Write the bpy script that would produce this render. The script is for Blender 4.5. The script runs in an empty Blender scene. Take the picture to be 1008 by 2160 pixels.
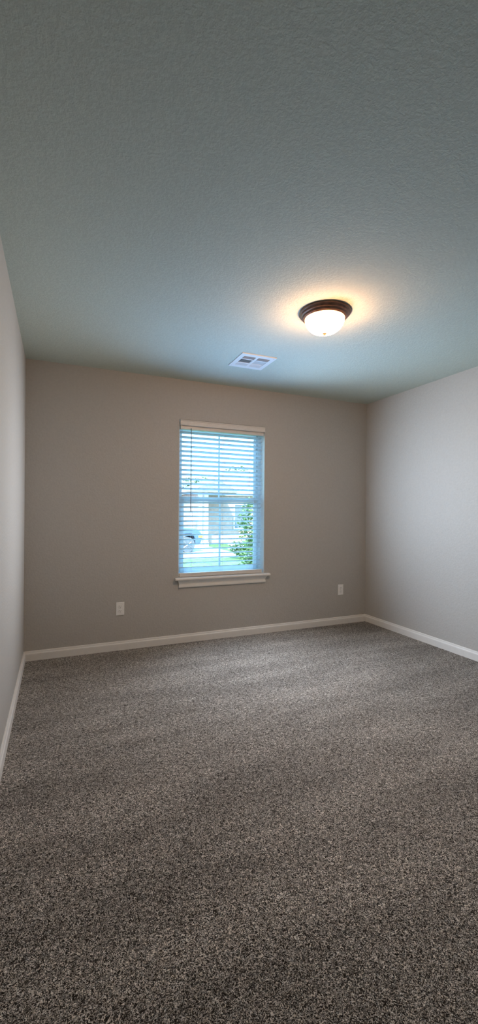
import bpy, bmesh, math, random
from mathutils import Vector, Matrix
random.seed(7)
S = bpy.context.scene
COL = S.collection

# ------------------------------------------------------------------ camera
YAW, PITCH, ROLL = 0.4067958, 0.000310, 0.0073113
cy, sy, cp, sp = math.cos(YAW), math.sin(YAW), math.cos(PITCH), math.sin(PITCH)
fwd = Vector((sy*cp, cy*cp, sp)); rgt = Vector((cy, -sy, 0)); up = rgt.cross(fwd)
c_, s_ = math.cos(ROLL), math.sin(ROLL)
r2 = c_*rgt + s_*up; u2 = -s_*rgt + c_*up
cam_d = bpy.data.cameras.new('camera'); cam = bpy.data.objects.new('camera', cam_d); COL.objects.link(cam)
cam.matrix_world = Matrix(((r2.x, u2.x, -fwd.x, 0.2394673), (r2.y, u2.y, -fwd.y, 0.0), (r2.z, u2.z, -fwd.z, 1.2142812), (0, 0, 0, 1)))
cam_d.sensor_fit = 'VERTICAL'; cam_d.sensor_height = 24.0; cam_d.lens = 24.0*891.324/2160
cam_d.clip_start = 0.02; cam_d.clip_end = 500
S.camera = cam

# ------------------------------------------------------------------ sky, sun, large lights, exposure
SKY_HORIZON, SKY_ZENITH = 5.5, 15.0
SUN_STRENGTH = 13.0
LAMP_STRENGTH = 95.0
W_RIGHT, W_LEFT, W_UP, W_DOWN = 14.5, 6.8, 9.0, 10.5
S.view_settings.view_transform = 'Standard'; S.view_settings.look = 'None'
S.view_settings.gamma = 1; S.view_settings.exposure = 0; S.view_settings.use_curve_mapping = False
w = bpy.data.worlds.new('sky'); S.world = w; w.use_nodes = True
nt = w.node_tree; bg = nt.nodes['Background']
tc = nt.nodes.new('ShaderNodeTexCoord'); sx = nt.nodes.new('ShaderNodeSeparateXYZ'); nt.links.new(tc.outputs['Generated'], sx.inputs[0])
rp = nt.nodes.new('ShaderNodeValToRGB'); nt.links.new(sx.outputs['Z'], rp.inputs[0])
rp.color_ramp.elements[0].position = 0.05; rp.color_ramp.elements[0].color = (0.45, 0.76, 1.0, 1)
rp.color_ramp.elements[1].position = 0.8; rp.color_ramp.elements[1].color = (0.30, 0.64, 1.0, 1)
mr = nt.nodes.new('ShaderNodeMapRange'); nt.links.new(sx.outputs['Z'], mr.inputs[0])
mr.inputs[1].default_value = 0.1; mr.inputs[2].default_value = 0.7; mr.inputs[3].default_value = SKY_HORIZON; mr.inputs[4].default_value = SKY_ZENITH
nt.links.new(rp.outputs[0], bg.inputs[0]); nt.links.new(mr.outputs[0], bg.inputs[1])
sd = bpy.data.lights.new('sun', 'SUN'); sd.energy = SUN_STRENGTH; sd.angle = 0.01; sd.color = (1, .93, .82)
sun = bpy.data.objects.new('sun', sd); COL.objects.link(sun); sun.rotation_euler = Vector((0.35, 0.75, -0.8)).to_track_quat('-Z', 'Y').to_euler()

ROOM_W, BACK, REAR, CEIL = 3.438, 3.811, -0.62, 2.44
WX0, WX1, WZ0, WZ1 = 1.280, 2.158, 0.592, 2.068      # window opening

def fill_light(name, loc, direction, sx_, sy_, spread, power, color):
    d = bpy.data.lights.new(name, 'AREA'); d.shape = 'RECTANGLE'; d.size = sx_; d.size_y = sy_
    d.spread = math.radians(spread); d.energy = power; d.color = color
    o = bpy.data.objects.new(name, d); COL.objects.link(o); o.location = loc
    q = Vector(direction).to_track_quat('-Z', 'Y'); o.rotation_euler = q.to_euler()
    return o
# added area lights inside the blind, imitating light its slats would scatter
fill_light('window_fill', (1.72, 3.70, 1.35), (0.73, -0.68, 0.03), 0.25, 1.3, 96, W_RIGHT, (0.66, 0.81, 1.0))
fill_light('window_fill', (1.72, 3.70, 1.35), (-0.88, -0.47, 0.0), 0.25, 1.3, 80, W_LEFT, (0.84, 0.90, 1.0))
fill_light('window_fill', (1.72, 3.62, 1.0), (0.0, -0.66, 0.75), 0.8, 0.25, 92, W_UP, (0.36, 0.60, 1.0))
fill_light('window_fill', (1.72, 3.52, 1.35), (0.1, -0.6, -0.79), 0.8, 0.25, 104, W_DOWN, (0.80, 0.88, 1.0))

# ------------------------------------------------------------------ materials
def M(name, color, rough=0.5, metal=0.0, spec=0.5, bump=None, var=None, sub=0.0, trans=0.0):
    m = bpy.data.materials.new(name); m.use_nodes = True; n = m.node_tree; b = n.nodes['Principled BSDF']
    b.inputs['Base Color'].default_value = (*color, 1); b.inputs['Roughness'].default_value = rough
    b.inputs['Metallic'].default_value = metal; b.inputs['Specular IOR Level'].default_value = spec
    b.inputs['Transmission Weight'].default_value = trans
    tcn = n.nodes.new('ShaderNodeTexCoord')
    if var:
        sc, amt = var
        no = n.nodes.new('ShaderNodeTexNoise'); no.inputs['Scale'].default_value = sc; no.inputs['Detail'].default_value = 4
        n.links.new(tcn.outputs['Object'], no.inputs['Vector'])
        r = n.nodes.new('ShaderNodeValToRGB'); n.links.new(no.outputs['Fac'], r.inputs[0])
        r.color_ramp.elements[0].position = .3; r.color_ramp.elements[1].position = .7
        r.color_ramp.elements[0].color = (*[c*(1-amt) for c in color], 1); r.color_ramp.elements[1].color = (*[min(1, c*(1+amt)) for c in color], 1)
        n.links.new(r.outputs[0], b.inputs['Base Color'])
    if bump:
        h = None
        for sc, wt, lo, hi in bump[0]:
            no = n.nodes.new('ShaderNodeTexNoise'); no.inputs['Scale'].default_value = sc; no.inputs['Detail'].default_value = 3
            n.links.new(tcn.outputs['Object'], no.inputs['Vector'])
            mp = n.nodes.new('ShaderNodeMapRange'); mp.inputs[1].default_value = lo; mp.inputs[2].default_value = hi; mp.inputs[4].default_value = wt
            n.links.new(no.outputs['Fac'], mp.inputs[0])
            if h is None: h = mp.outputs[0]
            else:
                ad = n.nodes.new('ShaderNodeMath'); n.links.new(h, ad.inputs[0]); n.links.new(mp.outputs[0], ad.inputs[1]); h = ad.outputs[0]
        bp = n.nodes.new('ShaderNodeBump'); bp.inputs['Distance'].default_value = bump[1]; bp.inputs['Strength'].default_value = bump[2]
        n.links.new(h, bp.inputs['Height']); n.links.new(bp.outputs[0], b.inputs['Normal'])
    return m

m_wall = M('taupe_wall_paint', (.49, .474, .445), .6, bump=([(70, 1, .35, .65), (260, .35, .3, .7)], .0016, .4), var=(60, .03), spec=.3)
m_ceil = M('textured_ceiling_paint', (.56, .61, .54), .9, bump=([(90, 1, .42, .62), (240, .5, .35, .65)], .0022, .32), var=(90, .05), spec=.1)
m_trim = M('white_trim_paint', (.80, .785, .75), .4, var=(25, .02))
m_jamb = M('white_window_return_paint', (.78, .78, .77), .5, var=(25, .02))
m_vinyl = M('white_vinyl', (.62, .66, .68), .4, var=(20, .02))
m_blind = M('white_faux_wood', (.74, .79, .82), .45, var=(30, .02))
m_valance = M('off_white_valance', (.72, .69, .65), .45, var=(30, .03))
def translucent(m, fac, col):
    n = m.node_tree; b = n.nodes['Principled BSDF']; t = n.nodes.new('ShaderNodeBsdfTranslucent'); t.inputs[0].default_value = (*col, 1)
    x = n.nodes.new('ShaderNodeMixShader'); x.inputs[0].default_value = fac; o = n.nodes['Material Output']
    n.links.new(b.outputs[0], x.inputs[1]); n.links.new(t.outputs[0], x.inputs[2]); n.links.new(x.outputs[0], o.inputs[0])
translucent(m_blind, .46, (.82, .90, .97)); translucent(m_vinyl, .46, (.80, .88, .95))
m_cord = M('white_cord', (.7, .72, .72), .8, var=(200, .05))
m_wand = M('grey_plastic_wand', (.18, .20, .23), .35, var=(50, .05))
m_plate = M('white_outlet_plastic', (.90, .89, .87), .35, var=(100, .02))
m_slot = M('dark_slot', (.03, .028, .025), .6, var=(100, .1))
m_screw = M('painted_screw', (.62, .60, .57), .35, metal=.3, var=(100, .05))
m_bronze = M('oil_rubbed_bronze', (.17, .10, .078), .38, metal=.55, var=(45, .25), bump=([(200, 1, .3, .7)], .0005, .3))
m_finial = M('amber_bronze_finial', (.30, .14, .07), .4, metal=.4, var=(80, .1))
m_vent = M('white_enamelled_register', (.80, .83, .85), .4, var=(60, .02))
m_duct = M('dark_duct', (.035, .035, .035), .8, var=(30, .1))

# glass bowl lit from inside: a faint cloud where the alabaster swirl is
m_bowl = bpy.data.materials.new('lit_frosted_glass'); m_bowl.use_nodes = True
n = m_bowl.node_tree; b = n.nodes['Principled BSDF']; b.inputs['Base Color'].default_value = (.9, .85, .78, 1); b.inputs['Roughness'].default_value = .35
tcn = n.nodes.new('ShaderNodeTexCoord'); no = n.nodes.new('ShaderNodeTexNoise'); no.inputs['Scale'].default_value = 9; no.inputs['Distortion'].default_value = 1.5
n.links.new(tcn.outputs['Object'], no.inputs['Vector']); rr = n.nodes.new('ShaderNodeValToRGB'); n.links.new(no.outputs['Fac'], rr.inputs[0])
rr.color_ramp.elements[0].color = (1, .63, .36, 1); rr.color_ramp.elements[1].color = (1, .68, .42, 1)
rimc = n.nodes.new('ShaderNodeMix'); rimc.data_type = 'RGBA'; n.links.new(rr.outputs[0], rimc.inputs[6]); rimc.inputs[7].default_value = (1, .40, .13, 1)
n.links.new(rimc.outputs[2], b.inputs['Emission Color']); sxz = n.nodes.new('ShaderNodeSeparateXYZ'); n.links.new(tcn.outputs['Object'], sxz.inputs[0])
mrz = n.nodes.new('ShaderNodeMapRange'); n.links.new(sxz.outputs['Z'], mrz.inputs[0])        # brightest low in the bowl
mrz.inputs[1].default_value = -.085; mrz.inputs[2].default_value = -.04; mrz.inputs[3].default_value = LAMP_STRENGTH*1.25; mrz.inputs[4].default_value = LAMP_STRENGTH*.28
n.links.new(mrz.outputs[0], b.inputs['Emission Strength'])
mrc = n.nodes.new('ShaderNodeMapRange'); n.links.new(sxz.outputs['Z'], mrc.inputs[0]); mrc.inputs[1].default_value = -.095; mrc.inputs[2].default_value = -.045
n.links.new(mrc.outputs[0], rimc.inputs[0])

# window glass
m_glass = bpy.data.materials.new('window_glass'); m_glass.use_nodes = True; n = m_glass.node_tree; n.nodes.clear()
out = n.nodes.new('ShaderNodeOutputMaterial'); mx = n.nodes.new('ShaderNodeMixShader'); tr = n.nodes.new('ShaderNodeBsdfTransparent'); gl = n.nodes.new('ShaderNodeBsdfGlossy')
tr.inputs[0].default_value = (.90, .95, .96, 1); gl.inputs['Roughness'].default_value = .02; fr = n.nodes.new('ShaderNodeFresnel'); fr.inputs[0].default_value = 1.25
n.links.new(fr.outputs[0], mx.inputs[0]); n.links.new(tr.outputs[0], mx.inputs[1]); n.links.new(gl.outputs[0], mx.inputs[2]); n.links.new(mx.outputs[0], out.inputs[0])

# carpet: twisted frieze yarn, flecked dark brown / taupe / oat
m_carpet = bpy.data.materials.new('flecked_frieze_carpet'); m_carpet.use_nodes = True
n = m_carpet.node_tree; b = n.nodes['Principled BSDF']; b.inputs['Roughness'].default_value = .95; b.inputs['Specular IOR Level'].default_value = .1
tcn = n.nodes.new('ShaderNodeTexCoord')
def tnoise(scale, detail, dist, rough=.5):
    t = n.nodes.new('ShaderNodeTexNoise'); t.inputs['Scale'].default_value = scale; t.inputs['Detail'].default_value = detail
    t.inputs['Distortion'].default_value = dist; t.inputs['Roughness'].default_value = rough
    n.links.new(tcn.outputs['Object'], t.inputs['Vector']); return t.outputs['Fac']
yarn = tnoise(150, 1.2, 2.2, .55); fibre = tnoise(380, 2, .8)
mm = n.nodes.new('ShaderNodeMix'); mm.data_type = 'FLOAT'; mm.inputs[0].default_value = .22; n.links.new(yarn, mm.inputs[2]); n.links.new(fibre, mm.inputs[3])
pile = mm.outputs[0]
rr = n.nodes.new('ShaderNodeValToRGB'); n.links.new(pile, rr.inputs[0])
e = rr.color_ramp.elements; e[0].position = .40; e[0].color = (.024, .020, .017, 1); e[1].position = .64; e[1].color = (1, .96, .91, 1)
k = e.new(.455); k.color = (.06, .055, .05, 1); k = e.new(.51); k.color = (.265, .252, .236, 1); k = e.new(.575); k.color = (.63, .60, .57, 1)
# second yarn colour + slow variation of the pile lay
n2 = n.nodes.new('ShaderNodeTexNoise'); n2.inputs['Scale'].default_value = 60; n2.inputs['Detail'].default_value = 2; n.links.new(tcn.outputs['Object'], n2.inputs['Vector'])
r2_ = n.nodes.new('ShaderNodeValToRGB'); n.links.new(n2.outputs['Fac'], r2_.inputs[0])
r2_.color_ramp.elements[0].position = .35; r2_.color_ramp.elements[0].color = (.93, .90, .86, 1); r2_.color_ramp.elements[1].position = .65; r2_.color_ramp.elements[1].color = (1.06, 1.05, 1.04, 1)
mp = n.nodes.new('ShaderNodeMapping'); mp.inputs['Rotation'].default_value = (0, 0, math.radians(-24)); mp.inputs['Scale'].default_value = (.9, 3.6, 1)
n.links.new(tcn.outputs['Object'], mp.inputs[0])
n3 = n.nodes.new('ShaderNodeTexNoise'); n3.inputs['Scale'].default_value = 1.3; n3.inputs['Detail'].default_value = 3; n.links.new(mp.outputs[0], n3.inputs['Vector'])
r3 = n.nodes.new('ShaderNodeValToRGB'); n.links.new(n3.outputs['Fac'], r3.inputs[0])
r3.color_ramp.elements[0].position = .38; r3.color_ramp.elements[0].color = (.84, .84, .84, 1); r3.color_ramp.elements[1].position = .66; r3.color_ramp.elements[1].color = (1.16, 1.16, 1.16, 1)
def mul(a, c):
    m = n.nodes.new('ShaderNodeMix'); m.data_type = 'RGBA'; m.blend_type = 'MULTIPLY'; m.inputs[0].default_value = 1
    n.links.new(a, m.inputs[6]); n.links.new(c, m.inputs[7]); return m.outputs[2]
n.links.new(mul(mul(rr.outputs[0], r2_.outputs[0]), r3.outputs[0]), b.inputs['Base Color'])
bp = n.nodes.new('ShaderNodeBump'); bp.inputs['Distance'].default_value = .02; bp.inputs['Strength'].default_value = .6
n.links.new(pile, bp.inputs['Height']); n.links.new(bp.outputs[0], b.inputs['Normal'])

# outdoors
m_grass = M('lawn_green', (.07, .12, .025), .9, var=(6, .45))
m_conc = M('pale_concrete', (.30, .28, .27), .9, var=(2, .1))
m_asph = M('street_asphalt', (.14, .14, .145), .9, var=(3, .1))
m_brick = M('washed_pink_brick', (.38, .24, .20), .9, var=(5, .15))
m_hroof = M('pale_shingles', (.19, .165, .14), .9, var=(8, .2))
m_hwhite = M('white_siding', (.7, .68, .66), .6, var=(4, .05))
m_carp = M('blue_grey_car_paint', (.09, .13, .19), .25, metal=.2, var=(3, .03))
m_carg = M('dark_car_glass', (.12, .13, .14), .1, var=(3, .1))
m_tire = M('tyre_rubber', (.10, .10, .11), .8, var=(20, .1))
m_rim = M('alloy_rim', (.17, .17, .19), .3, metal=.6, var=(20, .1))
m_amber = M('amber_lamp_lens', (.8, .35, .05), .2, var=(20, .1))
m_hedge = M('bush_leaves', (.10, .17, .05), .7, var=(9, .5))
m_tree = M('tree_leaves', (.12, .15, .06), .7, var=(3, .4))
m_bark = M('bark', (.07, .055, .045), .9, var=(15, .3))
m_bloom = M('white_blossom', (.45, .45, .42), .8, var=(20, .1))

# ------------------------------------------------------------------ mesh helpers
def add_box(bm, x0, x1, y0, y1, z0, z1, mat=None):
    vs = [bm.verts.new((x, y, z)) for x in (x0, x1) for y in (y0, y1) for z in (z0, z1)]
    if mat is not None:
        for v in vs: v.co = mat @ v.co
    fs = [bm.faces.new([vs[i] for i in f]) for f in ((0, 1, 3, 2), (4, 6, 7, 5), (0, 4, 5, 1), (2, 3, 7, 6), (0, 2, 6, 4), (1, 5, 7, 3))]
    return fs
def add_prism(bm, pts, axis, a, b_):
    def P(p, t):
        return {'x': (t, p[0], p[1]), 'y': (p[0], t, p[1]), 'z': (p[0], p[1], t)}[axis]
    A = [bm.verts.new(P(p, a)) for p in pts]; B = [bm.verts.new(P(p, b_)) for p in pts]
    bm.faces.new(A); bm.faces.new(B[::-1]); k = len(pts)
    for i in range(k): bm.faces.new([A[i], B[i], B[(i+1) % k], A[(i+1) % k]])
def add_lathe(bm, prof, seg=64, c=(0, 0, 0), closed=False):
    rings = []
    for r, z in prof:
        rings.append([bm.verts.new((c[0], c[1], c[2]+z))] if r < 1e-6 else [bm.verts.new((c[0]+r*math.cos(2*math.pi*i/seg), c[1]+r*math.sin(2*math.pi*i/seg), c[2]+z)) for i in range(seg)])
    for A, B in zip(rings, rings[1:]):
        for i in range(seg):
            j = (i+1) % seg
            f = [A[i % len(A)], A[j % len(A)], B[j % len(B)], B[i % len(B)]]
            u = []
            for v in f:
                if v not in u: u.append(v)
            if len(u) > 2: bm.faces.new(u)
def add_tube(bm, p0, p1, r, seg=10):
    p0, p1 = Vector(p0), Vector(p1); d = (p1-p0); q = d.to_track_quat('Z', 'Y').to_matrix().to_4x4(); q.translation = p0
    A = [bm.verts.new(q @ Vector((r*math.cos(2*math.pi*i/seg), r*math.sin(2*math.pi*i/seg), 0))) for i in range(seg)]
    B = [bm.verts.new(q @ Vector((r*math.cos(2*math.pi*i/seg), r*math.sin(2*math.pi*i/seg), d.length))) for i in range(seg)]
    bm.faces.new(A[::-1]); bm.faces.new(B)
    for i in range(seg): bm.faces.new([A[i], A[(i+1) % seg], B[(i+1) % seg], B[i]])
def obj(name, bm, mat, parent=None, bevel=0, smooth=False, loc=None, seg=2):
    bmesh.ops.recalc_face_normals(bm, faces=bm.faces)
    me = bpy.data.meshes.new(name); bm.to_mesh(me); bm.free()
    o = bpy.data.objects.new(name, me); COL.objects.link(o); me.materials.append(mat)
    if parent: o.parent = parent
    if loc: o.location = loc
    if bevel:
        md = o.modifiers.new('bevel', 'BEVEL'); md.width = bevel; md.segments = seg; md.limit_method = 'ANGLE'; md.angle_limit = math.radians(35)
    if smooth:
        for p in me.polygons: p.use_smooth = True
    return o
def empty(name, loc=(0, 0, 0), rz=0):
    o = bpy.data.objects.new(name, None); COL.objects.link(o); o.location = loc; o.rotation_euler = (0, 0, rz); o.empty_display_size = .05; return o
def tag(o, label, cat=None, group=None, kind=None):
    if label: o['label'] = label
    if cat: o['category'] = cat
    if group: o['group'] = group
    if kind: o['kind'] = kind
    return o
def dup_tree(o, parent=None):
    c = o.copy(); COL.objects.link(c)
    if parent: c.parent = parent
    for ch in list(o.children): dup_tree(ch, c)
    return c
NB = bmesh.new

# ------------------------------------------------------------------ room shell
T = 0.16
bm = NB(); add_box(bm, -T, ROOM_W+T, REAR-T, BACK+T, -.2, 0)
tag(obj('floor', bm, m_carpet), 'flecked brown and oat frieze carpet covering the whole floor', 'floor', kind='structure')
bm = NB(); add_box(bm, -T, ROOM_W+T, REAR-T, BACK+T, CEIL, CEIL+.25)
tag(obj('ceiling', bm, m_ceil), 'greenish grey knockdown textured ceiling', 'ceiling', kind='structure')
bm = NB(); add_box(bm, -T, 0, REAR, BACK, 0, CEIL)
tag(obj('wall_left', bm, m_wall), 'taupe painted wall at the left edge', 'wall', kind='structure')
bm = NB(); add_box(bm, ROOM_W, ROOM_W+T, REAR, BACK, 0, CEIL)
tag(obj('wall_right', bm, m_wall), 'taupe painted wall at the right, lit by the window', 'wall', kind='structure')
bm = NB(); add_box(bm, -T, ROOM_W+T, REAR-T, REAR, 0, CEIL)
tag(obj('wall_rear', bm, m_wall), 'taupe painted wall behind the viewpoint', 'wall', kind='structure')
# back wall with the window opening, rounded drywall corners
bm = NB()
def ring(x0, x1, z0, z1, y): return [bm.verts.new(p) for p in ((x0, y, z0), (x1, y, z0), (x1, y, z1), (x0, y, z1))]
oF = ring(-T, ROOM_W+T, 0, CEIL, BACK); iF = ring(WX0, WX1, WZ0, WZ1, BACK); iB = ring(WX0, WX1, WZ0, WZ1, BACK+T); oB = ring(-T, ROOM_W+T, 0, CEIL, BACK+T)
for A, B in ((oF, iF), (iF, iB), (iB, oB), (oB, oF)):
    for i in range(4):
        j = (i+1) % 4; bm.faces.new([A[i], A[j], B[j], B[i]])
bmesh.ops.recalc_face_normals(bm, faces=bm.faces)
edges = [e for e in bm.edges if all(v in iF for v in e.verts) ]
bmesh.ops.bevel(bm, geom=edges, offset=.009, segments=4, profile=.5, affect='EDGES')
wb = obj('wall_back', bm, m_wall); wb.data.materials.append(m_jamb)
for p in wb.data.polygons:
    if WX0-.002 < p.center.x < WX1+.002 and WZ0-.002 < p.center.z < WZ1+.002 and BACK+.004 < p.center.y < BACK+T-.001: p.material_index = 1
tag(wb, 'taupe painted wall with the window in it', 'wall', kind='structure')

# baseboards: stepped profile with an eased top
BP = [(0, 0), (.0155, 0), (.0155, .052), (.0145, .057), (.0115, .060), (.0095, .064), (.0088, .070), (.0075, .0745), (.005, .0765), (0, .077)]
bm = NB(); add_prism(bm, [(BACK-a, z) for a, z in BP], 'x', 0, ROOM_W)
tag(obj('baseboard_back', bm, m_trim), 'off-white baseboard under the window wall', 'baseboard', kind='structure')
bm = NB(); add_prism(bm, [(a, z) for a, z in BP], 'y', REAR, BACK)
tag(obj('baseboard_left', bm, m_trim), 'off-white baseboard along the left wall', 'baseboard', kind='structure')
bm = NB(); add_prism(bm, [(ROOM_W-a, z) for a, z in BP], 'y', REAR, BACK)
tag(obj('baseboard_right', bm, m_trim), 'off-white baseboard along the right wall', 'baseboard', kind='structure')
bm = NB(); add_prism(bm, [(REAR+a, z) for a, z in BP], 'x', 0, ROOM_W)
tag(obj('baseboard_rear', bm, m_trim), 'off-white baseboard behind the viewpoint', 'baseboard', kind='structure')

# ------------------------------------------------------------------ window unit
win = empty('window_1', (1.719, BACK+.12, WZ0))
tag(win, 'white single-hung window with a centre muntin in each sash', 'window', kind='structure')
WL = (-win.location.x, -win.location.y, -win.location.z)
def wobj(name, bm, mat, **k): return obj(name, bm, mat, win, loc=WL, **k)
def frame_bm(x0, x1, z0, z1, y0, y1, l, r, b_, t):
    bm = NB()
    add_box(bm, x0, x0+l, y0, y1, z0, z1); add_box(bm, x1-r, x1, y0, y1, z0, z1)
    add_box(bm, x0+l, x1-r, y0, y1, z0, z0+b_); add_box(bm, x0+l, x1-r, y0, y1, z1-t, z1)
    return bm
FY = BACK+.085
wobj('window_frame', frame_bm(WX0, WX1, WZ0+.01, WZ1, FY, BACK+T+.01, .035, .035, .03, .05), m_vinyl, bevel=.002)
wobj('upper_sash', frame_bm(WX0+.035, WX1-.035, 1.315, WZ1-.05, FY+.042, FY+.066, .022, .022, .045, .04), m_vinyl, bevel=.003)
wobj('lower_sash', frame_bm(WX0+.035, WX1-.035, WZ0+.04, 1.350, FY+.012, FY+.038, .034, .034, .045, .036), m_vinyl, bevel=.003)
bm = NB(); add_box(bm, WX0+.055, WX1-.055, FY+.053, FY+.056, 1.355, WZ1-.088); wobj('glass_pane', bm, m_glass)
bm = NB(); add_box(bm, WX0+.067, WX1-.067, FY+.024, FY+.027, WZ0+.083, 1.316); wobj('glass_pane', bm, m_glass)
bm = NB(); add_box(bm, 1.711, 1.727, FY+.047, FY+.0525, 1.359, WZ1-.089); wobj('muntin', bm, m_vinyl)
bm = NB(); add_box(bm, 1.711, 1.727, FY+.018, FY+.0235, WZ0+.084, 1.315); wobj('muntin', bm, m_vinyl)
bm = NB(); add_box(bm, 1.69, 1.75, FY-.004, FY+.012, 1.335, 1.348); wobj('sash_lock', bm, m_vinyl, bevel=.002)
# stool with horns and rounded nose, apron under it
bm = NB()
nose = [(BACK-.040, .581), (BACK-.043, .586), (BACK-.043, .594), (BACK-.040, .600), (BACK-.034, .603), (BACK+0.001, .603), (BACK+0.001, .579), (BACK-.034, .579)]
add_prism(bm, nose, 'x', 1.238, 2.213)
add_box(bm, WX0+.001, WX1-.001, BACK+.001, FY, .5925, .603)
wobj('window_stool', bm, m_trim, bevel=.0015)
bm = NB()
ap = [(BACK, .512), (BACK-.013, .512), (BACK-.0155, .515), (BACK-.0155, .530), (BACK-.013, .533), (BACK-.0125, .546), (BACK-.018, .556), (BACK-.021, .563), (BACK-.027, .569), (BACK-.030, .5785), (BACK, .5785)]
add_prism(bm, ap, 'x', 1.266, 2.182)
for v in bm.verts:                                     # mitred returns of the apron
    k = (BACK - v.co.y)
    if v.co.x < 1.5: v.co.x += .022 - k*.75
    else: v.co.x -= .022 - k*.75
wobj('window_apron', bm, m_trim)

# ------------------------------------------------------------------ blind
BY = BACK+.034
bl = empty('window_blind', (1.719, BY, .606))
tag(bl, 'white faux-wood venetian blind with open slats hanging in the window', 'blind')
BL = (-1.719, -BY, -.606)
BX0, BX1 = 1.289, 2.134
bm = NB()
vp = [(BACK-.004, 2.066), (BACK-.016, 2.066), (BACK-.018, 2.060), (BACK-.0135, 2.053), (BACK-.0125, 2.036), (BACK-.0165, 2.031), (BACK-.0175, 2.021), (BACK-.014, 2.016), (BACK-.004, 2.016)]
add_prism(bm, vp, 'x', WX0+.002, WX1-.002)
obj('valance', bm, m_valance, bl, loc=BL, bevel=.0008)
bm = NB(); add_box(bm, BX0, WX1-.01, BACK+.004, BACK+.060, 1.984, 2.055)
obj('headrail', bm, m_valance, bl, loc=BL, bevel=.002)
bm = NB(); PITCHZ = .0437; z = 1.957; zs = []
TILT = math.radians(17)
while z > .66:
    mt = Matrix.Translation((0, BY, z)) @ Matrix.Rotation(-TILT, 4, 'X')
    pr = [(-.025, -.0004), (-.0245, -.0014), (-.012, -.0004), (0, .0002), (.012, -.0004), (.0245, -.0014), (.025, -.0004), (.0245, .0012), (.012, .0024), (0, .003), (-.012, .0024), (-.0245, .0012)]
    n0 = len(bm.verts); add_prism(bm, pr, 'x', BX0+random.uniform(-.001, .001), BX1+random.uniform(-.001, .001)); bm.verts.ensure_lookup_table()
    for v in bm.verts[n0:]: v.co = mt @ v.co
    zs.append(z); z -= PITCHZ
obj('slats', bm, m_blind, bl, loc=BL)
bm = NB(); add_box(bm, BX0-.004, BX1+.004, BACK+.004, BACK+.050, .606, .642)
obj('bottom_rail', bm, m_valance, bl, loc=BL, bevel=.004)
for x in (1.407, 1.712, 2.000):
    bm = NB()
    add_tube(bm, (x, BY-.0268, .635), (x, BY-.0268, 1.99), .0009, 6); add_tube(bm, (x, BY+.0268, .635), (x, BY+.0268, 1.99), .0009, 6)
    for zz in zs: add_tube(bm, (x, BY-.0265, zz+.0035), (x, BY+.0265, zz-.0085), .0006, 4)
    obj('ladder_cord', bm, m_cord, bl, loc=BL)
wx = 1.3865
bm = NB(); add_tube(bm, (wx, BACK-.010, 1.215), (wx, BACK-.010, 1.985), .0038, 8)
wd = obj('tilt_wand', bm, m_wand, bl, loc=BL, smooth=False); wd['label'] = 'thin grey tilt wand'
bm = NB(); add_tube(bm, (wx, BACK+.006, 1.990), (wx, BACK-.010, 1.988), .002, 6); add_tube(bm, (wx, BACK-.010, 1.978), (wx, BACK-.010, 1.992), .005, 8)
obj('wand_hook', bm, m_wand, bl, loc=BL)

# ------------------------------------------------------------------ outlets
def make_outlet():
    t = empty('power_outlet')
    bm = NB(); add_box(bm, -.035, .035, -.0055, 0, -.0572, .0572)
    cvr = obj('cover_plate', bm, m_plate, t, bevel=.0035, seg=3)
    for zc in (.0195, -.0195):
        bm = NB(); pts = []
        for i in range(28):
            a = 2*math.pi*i/28; pts.append((.0172*math.cos(a), max(-.0138, min(.0138, .0172*math.sin(a)))+zc))
        add_prism(bm, pts, 'y', -.0085, -.004)
        rc = obj('receptacle', bm, m_plate, t, bevel=.0006)
        for x, hh in ((-.0063, .0042), (.0063, .0034)):
            bm = NB(); add_box(bm, x-.0011, x+.0011, -.0089, -.0080, zc+.0045-hh, zc+.0045+hh); obj('slot', bm, m_slot, rc)
        bm = NB(); add_prism(bm, [(.0024*math.cos(a*.5236), zc-.0075+.0026*math.sin(a*.5236)) for a in range(12)], 'y', -.0089, -.0080); obj('ground_hole', bm, m_slot, rc)
    bm = NB(); add_prism(bm, [(.003*math.cos(a*.5236), .003*math.sin(a*.5236)) for a in range(12)], 'y', -.0066, -.0045); obj('screw', bm, m_screw, t)
    return t
o1 = make_outlet(); o1.location = (.754, BACK, .361)
tag(o1, 'white duplex outlet low on the wall left of the window', 'outlet', 'wall outlets under the window wall')
o2 = dup_tree(o1); o2.location = (3.098, BACK, .374)
tag(o2, 'white duplex outlet low on the wall near the right corner', 'outlet', 'wall outlets under the window wall')

# ------------------------------------------------------------------ ceiling light
LX, LY = 1.737, 2.172
li = empty('ceiling_light', (LX, LY, CEIL))
tag(li, 'lit flush-mount ceiling light with dark bronze rim and white glass bowl', 'ceiling light')
bm = NB()
add_lathe(bm, [(.0, -.001), (.148, -.001), (.155, -.003), (.157, -.007), (.155, -.011), (.149, -.013), (.146, -.016), (.1455, -.021), (.143, -.0245), (.137, -.026), (.134, -.029), (.1335, -.034), (.131, -.0375), (.126, -.039), (.1245, -.042), (.121, -.043), (.118, -.0405), (.112, -.034), (.0, -.034)], 96)
obj('mounting_pan', bm, m_bronze, li, smooth=True)
R0, Z0, Z1 = .1195, -.037, -.128
prof = [(R0, -.034)] + [(R0*math.cos(t)**.82 if t < 1.56 else 0.0, Z0+(Z1-Z0)*math.sin(t)) for t in [i*math.pi/2/22 for i in range(23)]]
bm = NB(); add_lathe(bm, prof, 96)
bo = obj('glass_bowl', bm, m_bowl, li, smooth=True); bo['label'] = 'glowing frosted white glass bowl'
bm = NB(); add_lathe(bm, [(.0, -.1265), (.013, -.1275), (.0135, -.130), (.008, -.1325), (.0085, -.136), (.0065, -.1395), (0, -.141)], 24)
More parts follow.
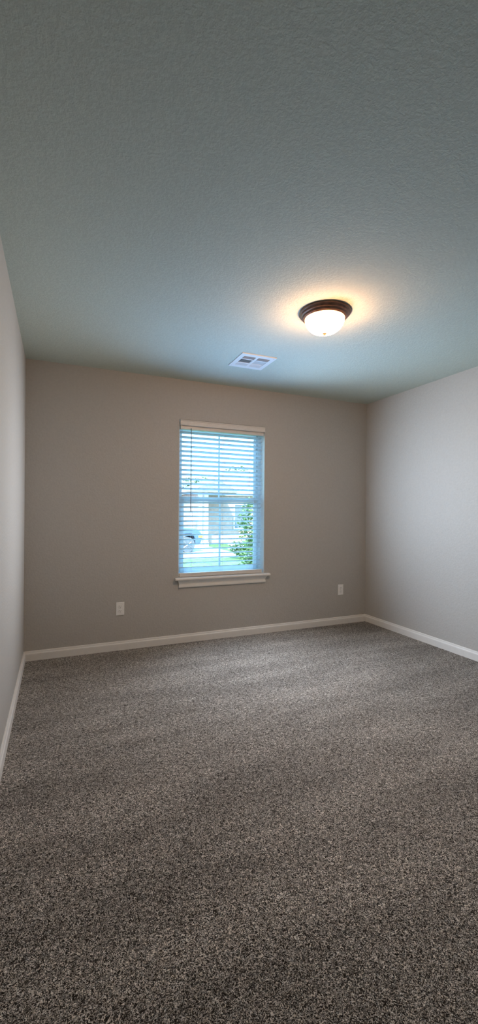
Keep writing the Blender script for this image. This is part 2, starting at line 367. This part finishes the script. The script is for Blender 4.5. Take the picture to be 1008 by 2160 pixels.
obj('finial', bm, m_finial, li, smooth=True)

# ------------------------------------------------------------------ ceiling register
vx, vy = 1.687, 3.113
ve = empty('ceiling_vent', (vx, vy, CEIL), math.radians(-.6))
tag(ve, 'white square ceiling air register with louvred panels', 'vent')
VH = .149
bm = NB()
# frame: outer flange, centre bar, rows
xs = [(-.112, -.010), (.010, .112)]; ys = [(-.105, -.047), (-.037, .033), (.043, .101)]
add_box(bm, -VH, -.112, -VH, VH, -.008, 0); add_box(bm, .112, VH, -VH, VH, -.008, 0); add_box(bm, -.010, .010, -VH, VH, -.008, 0)
for (a, b_) in xs:
    add_box(bm, a, b_, -VH, ys[0][0], -.008, 0)
    add_box(bm, a, b_, ys[0][1], ys[1][0], -.008, 0); add_box(bm, a, b_, ys[1][1], ys[2][0], -.008, 0); add_box(bm, a, b_, ys[2][1], VH, -.008, 0)
obj('frame', bm, m_vent, ve)
bm = NB(); add_box(bm, -.12, .12, -.11, .11, -.0012, -.0002); obj('duct_backing', bm, m_duct, ve)
for ci, (a, b_) in enumerate(xs):
    for ri, (c0, c1) in enumerate(ys):
        bm = NB()
        if ri == 1:
            k = 9; sgn = -1 if ci == 0 else 1
            for i in range(k):
                x = a+(i+.5)*(b_-a)/k
                add_box(bm, -.0042, .0042, c0, c1, -.0007, .0007, Matrix.Translation((x, 0, -.0050)) @ Matrix.Rotation(sgn*math.radians(52), 4, 'Y'))
        else:
            k = 5; sgn = 1 if ri == 0 else -1
            for i in range(k):
                y = c0+(i+.5)*(c1-c0)/k
                add_box(bm, a, b_, -.0058, .0058, -.0006, .0006, Matrix.Translation((0, y, -.0052)) @ Matrix.Rotation(sgn*math.radians(38), 4, 'X'))
        obj('louvre_panel', bm, m_vent, ve)
for sx_, sy_ in ((.130, -.13), (-.130, .125)):
    bm = NB(); add_lathe(bm, [(0, -.0095), (.003, -.009), (.004, -.0078)], 12, (sx_, sy_, 0)); obj('screw', bm, m_screw, ve)

# ------------------------------------------------------------------ outdoors
G = -.71
bm = NB(); add_box(bm, -25, 60, BACK+T+.02, 120, G-.3, G)
tag(obj('ground', bm, m_grass), 'green lawn outside the window', 'lawn', kind='structure')
bm = NB(); add_box(bm, -6, 7.9, 16.6, 40, G, G+.03)
tag(obj('driveway', bm, m_conc), 'pale concrete driveway with the car on it', 'driveway', kind='structure')
bm = NB(); add_box(bm, 7.9, 40, 16.6, 17.9, G, G+.03)
tag(obj('footpath', bm, m_conc), 'pale footpath across the lawn', 'path', kind='structure')

hs = empty('house', (12, 24, G)); HL = (-12, -24, -G)
tag(hs, 'washed-out brick neighbour house with grey roof seen through the blind', 'house')
bm = NB(); add_box(bm, 8.5, 24, 24, 34, G, 2.45); obj('wall', bm, m_brick, hs, loc=HL)
bm = NB()
e0 = [bm.verts.new(p) for p in ((8.3, 23.9, 2.40), (24.5, 23.9, 2.40), (24.5, 34.5, 2.40), (8.0, 34.5, 2.40))]
rg = [bm.verts.new(p) for p in ((12.0, 29, 4.3), (20.5, 29, 4.3))]
for f in ((e0[0], e0[1], rg[1], rg[0]), (e0[1], e0[2], rg[1]), (e0[2], e0[3], rg[0], rg[1]), (e0[3], e0[0], rg[0]), (e0[3], e0[2], e0[1], e0[0])): bm.faces.new(f)
obj('roof', bm, m_hroof, hs, loc=HL)
bm = NB(); add_box(bm, 8.3, 24.5, 23.84, 23.9, 2.22, 2.46); obj('fascia', bm, m_hwhite, hs, loc=HL)
for x in (7.34, 7.68):
    bm = NB(); add_box(bm, x, x+.2, 22, 22.2, G+.03, 2.3); add_box(bm, x-.03, x+.23, 21.97, 22.23, G+.03, G+.25); obj('porch_post', bm, m_hwhite, hs, loc=HL)
bm = NB(); add_prism(bm, [(6.6, 2.28), (9.6, 2.28), (8.4, 3.0)], 'y', 21.7, 24.2); obj('porch_roof', bm, m_hroof, hs, loc=HL)
for x in (10.2, 12.6):
    f = frame_bm(x, x+1.1, .15, 1.75, 23.93, 24.01, .07, .07, .07, .07); wf = obj('window', f, m_hwhite, hs, loc=HL)
    bm = NB(); add_box(bm, x+.06, x+1.04, 23.97, 24.0, .2, 1.7); obj('pane', bm, m_carg, wf)

# distant garage block behind the car
gb = empty('garage', (1, 30, G)); GL = (-1, -30, -G)
tag(gb, 'pale garage building far behind the parked car', 'garage')
bm = NB(); add_box(bm, -4, 7.2, 30, 37, G, 1.9); obj('wall', bm, m_hwhite, gb, loc=GL)
bm = NB(); add_prism(bm, [(29.6, 1.85), (37.4, 1.85), (33.5, 2.5)], 'x', -4.4, 7.6); obj('roof', bm, m_hroof, gb, loc=GL)
bm = NB(); add_box(bm, 3.2, 6.2, 29.93, 30.02, G, 1.4); obj('garage_door', bm, m_conc, gb, loc=GL)

# car: nose towards the right
CYc = 19.0
car = empty('car', (4.2, CYc+.9, G+.03)); CL = (-4.2, -CYc-.9, -G-.03)
tag(car, 'pale blue-grey sport utility car parked on the driveway beyond the blind', 'car')
body = [(2.0, .38), (5.45, .38), (5.45, .62), (5.55, .80), (5.72, .86), (5.98, .86), (6.14, .78), (6.2, .60), (6.2, .38), (6.48, .40), (6.56, .60), (6.54, .86), (6.42, 1.02), (6.1, 1.12), (5.35, 1.20), (4.75, 1.68), (4.4, 1.76), (2.5, 1.74), (2.05, 1.55), (1.9, 1.0), (1.9, .5)]
bm = NB(); add_prism(bm, [(x, z+G+.03) for x, z in body], 'y', CYc, CYc+1.85)
obj('body', bm, m_carp, car, loc=CL, bevel=.06)
for pts in ([(5.12, 1.24), (4.70, 1.60), (4.1, 1.66), (4.1, 1.22)], [(4.0, 1.22), (4.0, 1.66), (3.1, 1.66), (3.1, 1.22)]):
    bm = NB(); add_prism(bm, [(x, z+G+.03) for x, z in pts], 'y', CYc-.012, CYc+.02); obj('side_window', bm, m_carg, car, loc=CL)
for x in (5.83, 2.95):
    for yy in (CYc-.01, CYc+1.62):
        bm = NB(); add_tube(bm, (x, yy, G+.03+.355), (x, yy+.23, G+.03+.355), .355, 28); wh = obj('wheel', bm, m_tire, car, loc=CL, bevel=.02)
        bm = NB(); add_tube(bm, (x, yy-.012, G+.385), (x, yy+.01, G+.385), .05, 12)
        for i in range(10):
            a = i*math.pi/5; add_tube(bm, (x, yy-.006, G+.385), (x+.22*math.cos(a), yy-.006, G+.385+.22*math.sin(a)), .017, 6)
        obj('rim', bm, m_rim, wh)
bm = NB(); add_box(bm, 6.36, 6.57, CYc-.015, CYc+.12, G+.70, G+.82); obj('indicator_lamp', bm, m_amber, car, loc=CL, bevel=.02)
bm = NB(); add_box(bm, 5.0, 5.16, CYc-.18, CYc+.02, G+1.2, G+1.36); obj('mirror', bm, m_carp, car, loc=CL, bevel=.03)

def foliage(bm, c, rx, ry, rz, nleaf, s, lump=5):
    rnd = random.Random(int(c[0]*100+c[1])); lob = [Vector((rnd.uniform(-.5, .5), rnd.uniform(-.5, .5), rnd.uniform(-.6, .6))) for _ in range(lump)]
    for i in range(nleaf):
        L = lob[i % lump]; d = Vector((rnd.gauss(0, 1), rnd.gauss(0, 1), rnd.gauss(0, 1))).normalized()*rnd.uniform(.35, .62)
        p = L+d; p = Vector((c[0]+p.x*rx, c[1]+p.y*ry, c[2]+p.z*rz))
        m = Matrix.Translation(p) @ Matrix.Rotation(rnd.uniform(0, 6.3), 4, 'Z') @ Matrix.Rotation(rnd.uniform(-1.2, 1.2), 4, 'X')
        q = [bm.verts.new(m @ Vector(v)) for v in ((-s*.5, 0, 0), (0, -s*.28, s*.06), (s*.5, 0, 0), (0, s*.28, s*.06))]; bm.faces.new(q)
def plant(name, label, cat, c, rx, ry, rz, nleaf, s, mat, trunk_r, bloom=0):
    t = empty(name, (c[0], c[1], G)); L = (-c[0], -c[1], -G); tag(t, label, cat)
    bm = NB(); foliage(bm, c, rx, ry, rz, nleaf, s); obj('foliage', bm, mat, t, loc=L)
    bm = NB(); add_tube(bm, (c[0], c[1], G), (c[0], c[1], c[2]), trunk_r, 8)
    for i in range(4):
        a = i*1.7; add_tube(bm, (c[0], c[1], G+(c[2]-G)*.6), (c[0]+rx*.6*math.cos(a), c[1]+ry*.6*math.sin(a), c[2]+rz*.3), trunk_r*.5, 6)
    obj('trunk', bm, m_bark, t, loc=L)
    if bloom:
        bm = NB(); foliage(bm, (c[0], c[1], c[2]+.05), rx*1.05, ry*1.05, rz*1.05, bloom, s*1.2); obj('blossom', bm, m_bloom, t, loc=L)
plant('tall_bush', 'tall leafy green bush at the right edge of the window view', 'bush', (4.74, 9.0, .35), .72, .6, 1.05, 7000, .085, m_hedge, .03)
plant('flowering_bush', 'small bush with pale blossom beyond the lawn', 'bush', (7.25, 16.2, -.38), .5, .4, .35, 1200, .10, m_hedge, .03, 300)
plant('tree', 'loose pale green tree behind the neighbour house roof', 'tree', (16.3, 38, 3.5), 2.6, 2.2, 2.0, 1400, .35, m_tree, .2)
plant('tree', 'thin distant tree left of the neighbour house', 'tree', (14.2, 44, 3.3), 1.9, 1.7, 1.5, 900, .35, m_tree, .15)
plant('low_shrub', 'low dark green shrub in the lawn just outside the window', 'bush', (3.15, 8.0, -.62), .5, .4, .16, 500, .07, m_hedge, .015)

# ------------------------------------------------------------------ cycles sampling hints
S.cycles.max_bounces = 10; S.cycles.diffuse_bounces = 6; S.cycles.transparent_max_bounces = 12
S.cycles.sample_clamp_indirect = 6; S.cycles.use_denoising = True
